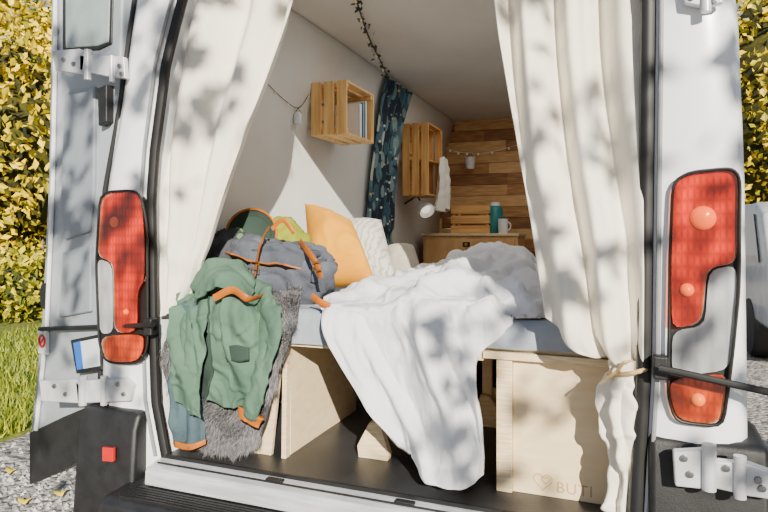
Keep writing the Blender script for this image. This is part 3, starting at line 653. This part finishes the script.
# ------------------------------------------------------------------ clothes pile
# fur throw
rows=[rowy(.5,[(205,286),(240,283),(275,283),(302,288)]),rowy(.2,[(192,298),(230,295),(268,292),(300,297)]),rowy(.09,[(180,312),(226,308),(266,303),(299,305)]),
 rowy(.06,[(170,335),(222,336),(264,336),(295,332)]),rowy(.055,[(171,372),(222,380),(258,382),(282,372)]),rowy(.055,[(188,420),(222,428),(249,427),(270,414)]),rowy(.055,[(200,446),(222,453),(241,450),(259,441)])]
G=sheet(rows,70,60,lambda s,t,p:.018*nz(p,8,3)+.02*crease(p,6,2)+.005,clampx=-.80)
for q in G.reshape(-1,3):
    if q[1]>.13: q[2]=max(q[2],1.1)
fur=MB().grid(G).build('fur_throw',FURB,smooth=True,angle=180,solid=.012); tag(fur,'shaggy grey fur throw hanging over the left front of the bed','fur throw')
N=normals(G); vs=[];fs=[]
for i in range(38000):
    a=random.random()*68.99; b=random.random()*58.99; i0,j0=int(a),int(b)
    p=G[i0,j0]*(1-(a-i0))*(1-(b-j0))+G[i0+1,j0]*(a-i0)*(1-(b-j0))+G[i0,j0+1]*(1-(a-i0))*(b-j0)+G[i0+1,j0+1]*(a-i0)*(b-j0)
    n_=N[i0,j0]; cl=np.array([nz(p,14,1),nz(p,14,7)*.4,nz(p,14,11)])
    d1=n_*1.0+cl*1.5+np.random.normal(size=3)*.35; d1/=np.linalg.norm(d1); l=random.uniform(.016,.032)
    m1=p+d1*l*.6; m2=m1+(d1*.6+np.array([0,0,-.6])+cl*.9)*l*.6
    sd_=np.cross(d1,[.3,.2,1]); sd_/=np.linalg.norm(sd_)+1e-9; w_=.0010; k=len(vs)
    vs+=[p-sd_*w_,p+sd_*w_,m1+sd_*w_,m1-sd_*w_,m2]; fs+=[(k,k+1,k+2,k+3),(k+3,k+2,k+4)]
mb=MB(); mb.v=[tuple(v) for v in vs]; mb.f=fs; tag(mb.build('fur_pile',FUR,fur,recalc=False),kind='stuff')
# teal trousers
rows=[[(184,288,.14),(195,286,.14),(206,288,.14)],[(180,312,.03),(193,310,.01),(206,312,.03)],[(175,352,.015),(189,350,-.002),(203,355,.015)],[(173,400,.02),(188,403,.0),(203,408,.02)],[(175,444,.02),(190,447,.0),(205,441,.02)]]
o=MB().grid(sheet(rows,60,30,lambda s,t,p:.010*math.sin(2*math.pi*(1.6*t+.3*s))+.016*crease(p*np.array([1,1,.5]),10,2)-.006)).build('trousers',TEAL,smooth=True,angle=180,solid=.01); tag(o,'teal-grey trousers hanging at far left beneath the green jacket','trousers')
MB().grid(sheet([[(174,441,.002),(190,444,-.018),(206,439,.002)],[(175,447,.002),(190,450,-.018),(206,444,.002)]],6,16)).build('hem',TAN,o,solid=.006,smooth=True)
# charcoal heap
rows=[rowy(.75,[(205,290),(222,266),(242,258),(264,285)]),rowy(.55,[(200,280),(218,248),(242,240),(270,275)]),rowy(.35,[(190,282),(210,254),(238,248),(264,278)]),rowy(.17,[(182,304),(205,290),(235,290),(262,302)])]
o=MB().grid(sheet(rows,60,60,lambda s,t,p:.035*crease(p,6,1)+.012*crease(p,13,2))).build('fleece_jacket',CHAR,smooth=True,angle=180,solid=.01); tag(o,'dark charcoal fleece crumpled behind the green jacket on the bed','jacket')
# green jacket, hanging open and crumpled
jk=empty('green_jacket',tuple(P(220,400,0)),'green outdoor jacket with flap pocket draped over the bed edge','jacket')
def jq(p): return np.array([p[0]+.28*p[2],p[1]*.5,p[2]*.30])
def jfn(s,t,p): return .040*soft(jq(p),4.6,6,.8)+.020*crease(jq(p),9.2,9,.8)+.008*crease(p,15,3,.7)-.028
MB().grid(sheet([[(198,286,.20),(212,278,.2),(224,280,.2)],[(196,298,.10),(210,296,.09),(224,298,.09)],[(192,320,.03),(206,322,.025),(224,322,.025)],[(190,352,.02),(204,354,.012),(224,354,.012)],[(190,396,.02),(204,398,.012),(222,396,.012)]],40,30,lambda s,t,p:.010*crease(p,9,4))).build('lining',GREEND,jk,smooth=True,angle=180,solid=.004)
rows=[[(192,290,.20),(202,278,.2),(211,270,.2)],[(183,300,.09),(197,292,.075),(212,285,.07)],[(177,318,.0),(192,314,-.02),(209,313,-.025)],[(175,345,-.01),(190,350,-.025),(206,352,-.03)],[(174,378,-.01),(188,386,-.025),(203,392,-.025)],[(178,398,-.01),(190,406,-.025),(205,416,-.02)]]
MB().grid(sheet(rows,120,60,jfn)).build('front_panel',GREEN,jk,smooth=True,angle=180,solid=.005)
rows=[[(210,268,.2),(238,270,.22),(266,286,.24)],[(211,283,.065),(238,287,.07),(272,299,.09)],[(208,312,-.03),(238,310,-.032),(273,316,.0)],[(212,348,-.032),(236,346,-.034),(264,350,-.01)],[(210,384,-.03),(230,390,-.034),(258,394,-.01)],[(206,398,-.02),(226,408,-.03),(250,406,-.01)]]
GR=sheet(rows,130,110,jfn); MB().grid(GR).build('front_panel',GREEN,jk,smooth=True,angle=180,solid=.005)
MB().tube([q+np.array([0,-.006,0]) for q in GR[20::4,3]],.004,6).build('zip',GREEND,jk,smooth=True)
def sleeve(path,rad,name,mat,parent,flat=.24,seed=0):
    K=60; NS=36
    pts=cr([P(*q) for q in path],K); rs=np.interp(np.linspace(0,1,K),np.linspace(0,1,len(rad)),rad)
    mb=MB(); mb.tube(pts,list(rs),NS,flat=flat,up=(0,1,0))
    vv=[]
    for i,v in enumerate(mb.v):
        k=i//NS; cpt=pts[min(k,K-1)]; d=np.array(v)-cpt; L_=np.linalg.norm(d)+1e-9; q=np.array(v)
        vv.append(tuple(cpt+d*(.88+.16*nz(q,9,seed))+d/L_*(.022*soft(q*np.array([.8,.8,1.1]),7,seed,.8)+.008*crease(q,14,seed+4,.7)-.013)))
    mb.v=vv; return mb.build(name,mat,parent,smooth=True,angle=120)
sleeve([(262,294,.06),(270,320,-.02),(266,352,-.04),(257,388,-.044),(249,416,-.04)],[.046,.054,.051,.047,.043],'sleeve',GREEN,jk,seed=2)
sleeve([(250,412,-.04),(247,422,-.04)],[.045,.045],'cuff',TAN,jk,seed=5)
sleeve([(190,300,.05),(186,322,-.02),(187,354,-.036),(188,388,-.04),(194,414,-.036)],[.036,.044,.042,.042,.036],'sleeve',GREEN,jk,seed=8)
MB().grid(sheet([[(196,286,.12),(212,268,.08),(232,267,.08),(246,280,.12)],[(199,292,.05),(214,277,.0),(231,279,.0),(247,292,.06)],[(198,304,-.01),(213,292,-.04),(229,294,-.04),(243,306,-.01)]],50,60,lambda s,t,p:.028*soft(p,6.5,3,.8)+.009*crease(p,14,5))).build('collar',GREEN,jk,smooth=True,angle=180,solid=.006)
MB().grid(sheet([[(225,347,-.064),(236,345,-.068),(249,348,-.062)],[(226,359,-.068),(237,362,-.072),(249,360,-.064)]],8,16)).build('pocket_flap',GREEND,jk,smooth=True,angle=180,solid=.004)
# backpack
bp=empty('backpack',tuple(P(278,296,.33)),'slate-grey canvas backpack with tan leather straps on the clothes pile','backpack')
def blob(cen,rx,ry,rz,e,seed,amp,cut=None,n=54):
    cen=np.array(cen); G=np.zeros((n,n,3)); pw=lambda x:math.copysign(abs(x)**e,x)
    for i in range(n):
        for j in range(n):
            th=math.pi*(.001+.998*i/(n-1)) ; ph=2*math.pi*j/(n-1)
            if cut: th=cut*th
            d=np.array([pw(math.sin(th))*pw(math.cos(ph))*rx,pw(math.sin(th))*pw(math.sin(ph))*ry,pw(math.cos(th))*rz])
            q=cen+d; u=d/np.linalg.norm(d)
            G[i,j]=q+u*(amp*(crease(q,6,seed,.6)-.5)+amp*.6*(crease(q,13,seed+2,.6)-.5)+amp*.2*nz(q,30,seed))
    return G
bc=P(280,268,.34)
def tilt(G):
    G=G.copy(); a=math.radians(10); x=G[...,0]-bc[0]; z=G[...,2]-bc[2]
    G[...,0]=bc[0]+x*math.cos(a)+z*math.sin(a); G[...,2]=bc[2]-x*math.sin(a)+z*math.cos(a)
    G[...,2]-= .10*np.maximum(0,np.abs(x)-.06); G[...,2]-=.025*np.exp(-((x+.03)/.06)**2)*(z>0)
    return G
MB().grid(tilt(blob(bc,.19,.12,.10,.48,3,.036))).build('pack_body',SLATE,bp,smooth=True,angle=180)
FG=tilt(blob(bc+np.array([-.01,-.014,.012]),.188,.130,.10,.48,9,.026,cut=.47))
MB().grid(FG).build('flap',SLATE,bp,smooth=True,angle=180,solid=.008)
MB().tube(list(FG[-1,:-1]),.005,6,closed=True).build('flap_binding',TAN,bp,smooth=True)
MB().grid(tilt(blob(bc+np.array([.03,-.13,-.05]),.10,.04,.05,.5,5,.016))).build('front_pocket',SLATE,bp,smooth=True,angle=180)
def strap(q,wid=.012,mat=TAN,parent=bp,name='strap'): return MB().tube(cr([P(*k) for k in q],24),wid,8,flat=.28,up=(0,-1,0)).build(name,mat,parent,smooth=True)
strap([(268,229,.33),(262,240,.19),(258,254,.165),(255,276,.155)],.014); strap([(300,242,.33),(308,252,.19),(316,264,.165),(321,278,.165)],.014); strap([(214,298,-.066),(232,290,-.066),(248,299,-.066),(262,296,.03)],.012); strap([(312,296,.12),(320,302,.10),(330,306,.10)],.012)
strap([(272,229,.36),(283,220,.36),(294,233,.36)],.009)
for q in ((256,266,.15),(318,266,.155)):
    cc=P(*q); MB().tube([cc+np.array([.016*a,-.008,.014*b]) for a,b in ((-1,-1),(1,-1),(1,1),(-1,1))],.003,6,closed=True).build('buckle',BRASS,bp,smooth=True)
# hat with dark opening
ht=empty('olive_hat',tuple(P(252,252,.55)),'olive hat with a tan-edged brim standing up behind the backpack','hat')
hc=P(252,234,.5); ax=np.array([.35,-.8,.15]); ax/=np.linalg.norm(ax)
MB().lathe(hc,ax,[(.01,-.10),(.05,-.095),(.075,-.06),(.082,-.01),(.084,.0),(.079,0),(.07,-.055),(.045,-.085),(.01,-.09)],30).build('crown',OLIVE,ht,smooth=True,angle=60)
MB().lathe(hc,ax,[(.082,-.006),(.105,.012),(.107,.016),(.082,.0)],30).build('brim',GREEND,ht,smooth=True,angle=60)
a1=np.cross(ax,[0,0,1]); a1/=np.linalg.norm(a1); b1=np.cross(ax,a1)
MB().tube([hc+ax*.015+.106*(a1*math.cos(t)+b1*math.sin(t)) for t in np.linspace(0,2*math.pi,36,endpoint=False)],.005,6,closed=True).build('brim_edge',TAN,ht,smooth=True)
# lime cloth
rows=[rowy(.75,[(262,246),(280,232),(296,236),(308,256)]),rowy(.6,[(260,246),(278,226),(296,232),(310,258)]),rowy(.5,[(262,268),(280,256),(296,258),(310,274)])]
o=MB().grid(sheet(rows,30,40,lambda s,t,p:.03*crease(p,8,1)+.01*crease(p,18,2))).build('lime_shirt',LIME,smooth=True,angle=180,solid=.008); tag(o,'lime-green shirt peeking out between backpack and yellow cushion','shirt')
rows=[rowy(.7,[(226,258),(234,240),(242,240),(250,262)]),rowy(.46,[(224,262),(232,236),(240,234),(252,262)]),rowy(.4,[(224,280),(234,262),(244,262),(254,280)])]
o=MB().grid(sheet(rows,30,30,lambda s,t,p:.02*crease(p,10,4))).build('sage_scarf',M('sage_cloth',c(104,134,84),c(82,108,66),rough=.85,bump=.3),smooth=True,angle=180,solid=.008); tag(o,'pale sage-green scarf bunched left of the backpack','scarf')
# cushions
pillow('cushion',[P(304,202,.84),P(352,222,.90),P(378,284,.66),P(306,290,.58)],.125,YEL,'plump mustard-yellow velvet cushion leaning behind the backpack','cushion',.022,3,zmin=1.095,pin=.10,rnd=.06)
pillow('pillow',[P(340,218,1.15),P(382,218,1.2),P(400,284,1.0),P(345,290,.92)],.11,PATP,'plump grey-beige pillow with faint pattern behind the yellow cushion','pillow',.016,5,zmin=1.095)
pillow('pillow',[P(384,246,1.45),P(414,244,1.5),P(428,286,1.3),P(388,292,1.25)],.09,M('taupe_linen',c(176,169,154),c(158,151,136),rough=.9,bump=.3,bscale=40),'small taupe pillow right of the faintly patterned pillow','pillow',.010,8,zmin=1.095)

# ------------------------------------------------------------------ cabinet at the back
cb=empty('cabinet',(-.4,3.4,.56),'low plywood cabinet against the plank wall with a small key lock','cabinet')
MB().box(-.80,-.0,3.22,3.62,.56,1.325).build('body',PLYW,cb,bevel=.003)
MB().box(-.815,.01,3.2,3.63,1.326,1.347).build('top_board',PLYE,cb,bevel=.003)
cdoor=MB().box(-.78,-.02,3.205,3.2195,.62,1.30).build('door',PLYW,cb,bevel=.003)
MB().box(-.45,-.39,3.195,3.2045,1.235,1.275).build('latch',BLACK,cdoor,bevel=.003)
MB().lathe((-.42,3.1945,1.255),(0,-1,0),[(.001,0),(.014,0),(.012,.006),(.001,.007)],16).build('lock',BRASS,cdoor,smooth=True)

# ------------------------------------------------------------------ crates
def crate(name,label,x0,x1,y0,y1,z0,z1,mat,openx=True,shelf=False,nb=3,ne=2):
    root=empty(name,((x0+x1)/2,(y0+y1)/2,z0),label,'crate'); t=.012; g=.018
    def boards(axis,lo,hi,n,fn):
        w=(hi-lo-g*(n-1))/n
        mb=MB()
        for k in range(n): fn(mb,lo+k*(w+g),lo+k*(w+g)+w)
        return mb
    if openx:
        for y in (y0,y1-t): boards(0,x0,x1,ne,lambda mb,a,b:mb.box(a,b,y,y+t,z0,z1)).build('end_panel',mat,root,bevel=.002)
        for z in (z0,z1-t): boards(0,x0,x1,ne,lambda mb,a,b:mb.box(a,b,y0+t,y1-t,z,z+t)).build('side_panel',mat,root,bevel=.002)
        boards(2,z0+t,z1-t,nb,lambda mb,a,b:mb.box(x0,x0+t,y0+t,y1-t,a,b)).build('back_panel',mat,root,bevel=.002)
        for y in (y0+t,y1-t-.022):
            for z in (z0+t,z1-t-.022): MB().box(x0+t,x1-.004,y,y+.022,z,z+.022).build('corner_post',mat,root,bevel=.002)
        if shelf: MB().box(x0+t,x1-.02,y0+t,y1-t,(z0+z1)/2-.006,(z0+z1)/2+.006).build('shelf',mat,root,bevel=.002)
    else:
        for y in (y0,y1-t): boards(2,z0,z1,nb,lambda mb,a,b:mb.box(x0,x1,y,y+t,a,b)).build('side_panel',mat,root,bevel=.002)
        for x in (x0,x1-t): boards(2,z0,z1,nb,lambda mb,a,b:mb.box(x,x+t,y0+t,y1-t,a,b)).build('end_panel',mat,root,bevel=.002)
        MB().box(x0+t,x1-t,y0+t,y1-t,z0,z0+t).build('base',mat,root,bevel=.002)
        for x in (x0+t,x1-t-.02):
            for y in (y0+t,y1-t-.02): MB().box(x,x+.02,y,y+.02,z0+t,z1).build('corner_post',mat,root,bevel=.002)
    return root
crate('wooden_crate','pine crate shelf with books on the left wall, nearest the rear doors',-.79,-.58,1.18,1.56,1.872,2.158,CRATE,ne=3)
crate('wooden_crate','taller honey pine crate shelf on the wall beyond the patterned curtain',-.782,-.575,2.633,3.02,1.635,2.184,CRATE2,shelf=True,nb=5,ne=3)
crate('wooden_crate','small slatted pine crate standing on the cabinet',-.57,-.24,3.27,3.5,1.347,1.58,CRATE3,openx=False,nb=3)
for k,(mt,lab,y,h) in enumerate(((BOOKW,'white book at the back of the near wall crate, tallest of three',1.49,.225),(BOOKB,'blue book in the middle of the near wall crate',1.452,.205),(WHITEP,'thick white book at the front in the near wall crate',1.405,.195))):
    zb=1.8855; d=.03 if k<2 else .038
    b=empty('book',(-.69,y,zb),lab,'book')
    MB().box(-.755,-.605,y,y+.003,zb,zb+h).box(-.755,-.605,y+d-.003,y+d,zb,zb+h).box(-.608,-.605,y,y+d,zb,zb+h).build('cover',mt,b)
    MB().box(-.755,-.609,y+.0035,y+d-.0035,zb+.002,zb+h-.003).build('pages',BOOKW,b)

# patterned window curtain on left wall
rows=[]
for z in (2.40,2.2,1.95,1.7,1.45,1.22):
    rows.append([np.array([wx(z)+.045,y,z]) for y in np.linspace(2.06,2.58,6)])
o=MB().grid(disp(surf(rows,60,80),lambda s,t,p:.02*math.sin(2*math.pi*(4.5*t+.12*math.sin(4*s)))+.006*nz(p,5))).build('window_curtain',FLOR,smooth=True,angle=180,solid=.003); tag(o,'narrow dark navy floral curtain hanging on the left wall between crates','curtain')
# garland along ceiling
gp=cr([PZ(353,-14,2.415),PZ(360,12,2.405),PZ(370,40,2.40),PZ(381,62,2.405),PZ(388,78,2.41)],40)
gr=empty('leaf_garland',tuple(gp[20]),'dark leafy string-light garland along the ceiling near the left wall','garland')
MB().tube(gp,.004,6).build('wire',WIRE,gr,smooth=True)
cents=[]
for p in gp:
    for k in range(2): cents.append(p+np.random.normal(size=3)*.014-np.array([0,0,.012]))
leaf_mesh(cents,.03).build('leaves',M('dried_leaf',c(48,50,40),c(80,84,66),rough=.8,island=True),gr,recalc=False)
for k in range(4,40,7): MB().lathe(gp[k]-np.array([0,0,.03]),(0,0,1),[(.001,0),(.007,.004),(.006,.014),(.001,.018)],10).build('bulb',BULB,gr,smooth=True)
# wire light string with jar on left wall
def onw(u,v): return PX(u,v,-.80)
sp_=cr([onw(268,84),onw(282,98),onw(298,108),onw(308,96),onw(318,80),onw(330,74)],30)
sl_=empty('string_light',tuple(sp_[10]),'thin wire string light looping on the wall below the near crate','string lights')
MB().tube(sp_,.002,5).build('wire',WIRE,sl_,smooth=True)
for k in range(3,30,5): MB().lathe(sp_[k]-np.array([0,0,.014]),(0,0,1),[(.001,0),(.006,.003),(.005,.01),(.001,.013)],8).build('bulb',BULB,sl_,smooth=True)
jc=onw(298,124); ja=empty('hanging_jar',tuple(jc),'tiny glass jar lantern hanging from the wire on the left wall','jar')
MB().lathe(jc,(0,0,1),[(.001,0),(.02,0),(.023,.008),(.023,.045),(.017,.055),(.017,.06),(.001,.06)],16).build('glass',GLASS,ja,smooth=True)
MB().tube([jc+np.array([-.018,0,.056]),jc+np.array([0,0,.085]),jc+np.array([.018,0,.056])],.002,5).build('handle',WIRE,ja,smooth=True)
dc=onw(331,78); de=empty('bead_hanger',tuple(dc),'small bead and wire ornament hanging above the near crate','ornament')
MB().tube([dc+np.array([0,0,.14]),dc+np.array([.01,0,.08]),dc],.003,5).build('cord',WIRE,de,smooth=True)
for k in range(5):
    q=dc+np.array([random.uniform(-.02,.02),random.uniform(-.03,.03),.02+.022*k]); MB().lathe(q,(0,0,1),[(.001,-.01),(.008,-.006),(.01,0),(.008,.006),(.001,.01)],10).build('bead',BRASS,de,smooth=True)
# towel beside tall crate
rows=[[PX(u,v,-.55) for u,v in r] for r in ([(440,158),(442,157),(444,157),(446,159)],[(438,172),(441,171),(445,171),(448,173)],[(437,192),(441,193),(445,192),(449,193)],[(436,208),(441,212),(445,209),(449,213)])]
o=MB().grid(disp(surf(rows,40,40),lambda s,t,p:.02*math.sin(14*t+3*s)*(.4+s)+.01*nz(p,20))).build('hand_towel',CAN,smooth=True,angle=180,solid=.006); tag(o,'soft white towel hanging at the far end of the tall crate','towel')
# reading lamp
lc=PX(425,208,-.66); la=empty('wall_lamp',tuple(lc),'small white wall lamp below the tall crate','lamp')
ax=np.array([.55,-.5,-.6]); MB().lathe(lc,ax,[(.018,-.07),(.040,-.06),(.058,-.02),(.066,.045),(.062,.047),(.054,.0),(.02,-.05)],24).build('lamp_shade',WHITEP,la,smooth=True)
MB().lathe(lc,ax,[(.001,-.03),(.03,-.01),(.036,.02),(.02,.04),(.001,.045)],14).build('bulb',LAMPB,la,smooth=True)
MB().tube([lc-ax*.06,lc+np.array([-.08,.04,.10]),lc+np.array([-.19,.06,.04])],.008,8).build('lamp_arm',WIRE,la,smooth=True)
# enamel flask and mug on cabinet
q=P(495,232,3.36); q[2]=1.347; fl=empty('flask',tuple(q),'teal enamel flask standing on the cabinet right of the small crate','flask')
MB().lathe(q,(0,0,1),[(.001,0),(.062,0),(.066,.01),(.066,.2),(.052,.225),(.036,.23),(.001,.23)],24).build('flask_body',TEALP,fl,smooth=True,angle=50)
MB().lathe(q+np.array([0,0,.231]),(0,0,1),[(.001,0),(.04,0),(.04,.03),(.001,.032)],20).build('cap',WHITEP,fl,smooth=True,angle=50)
q=P(503,233,3.25); q[2]=1.347; mg=empty('mug',tuple(q),'small white mug in front of the teal flask','mug')
MB().lathe(q,(0,0,1),[(.001,0),(.036,0),(.042,.12),(.038,.12),(.033,.008),(.001,.008)],24).build('cup',WHITEP,mg,smooth=True,angle=50)
MB().tube([q+np.array([.038+.025*math.sin(t),0,.06+.032*math.cos(t)]) for t in np.linspace(0,math.pi,10)],.005,6).build('handle',WHITEP,mg,smooth=True)
# string lights over planks + hanging pot
wp=cr([P(446,148,3.9),P(458,152,3.88),P(471,153,3.86),P(490,152,3.9),P(514,146,3.94),P(540,140,3.95)],30)
s2=empty('string_light',tuple(wp[10]),'string of small warm bulbs strung across the plank wall','string lights')
MB().tube(wp,.003,5).build('wire',WHITEP,s2,smooth=True)
for k in range(2,30,4): MB().lathe(wp[k]-np.array([0,0,.024]),(0,0,1),[(.001,0),(.010,.006),(.009,.018),(.001,.024)],10).build('bulb',BULB,s2,smooth=True)
q=P(470,169,3.86); po=empty('hanging_pot',tuple(q),'small white pot hanging from the string lights on the plank wall','pot')
MB().lathe(q,(0,0,1),[(.001,0),(.038,0),(.05,.1),(.054,.1),(.05,.11),(.04,.1),(.001,.09)],20).build('pot',WHITEP,po,smooth=True)
MB().tube([q+np.array([-.045,0,.1]),q+np.array([0,0,.145]),q+np.array([.045,0,.1])],.003,5).build('hanger',WIRE,po,smooth=True)
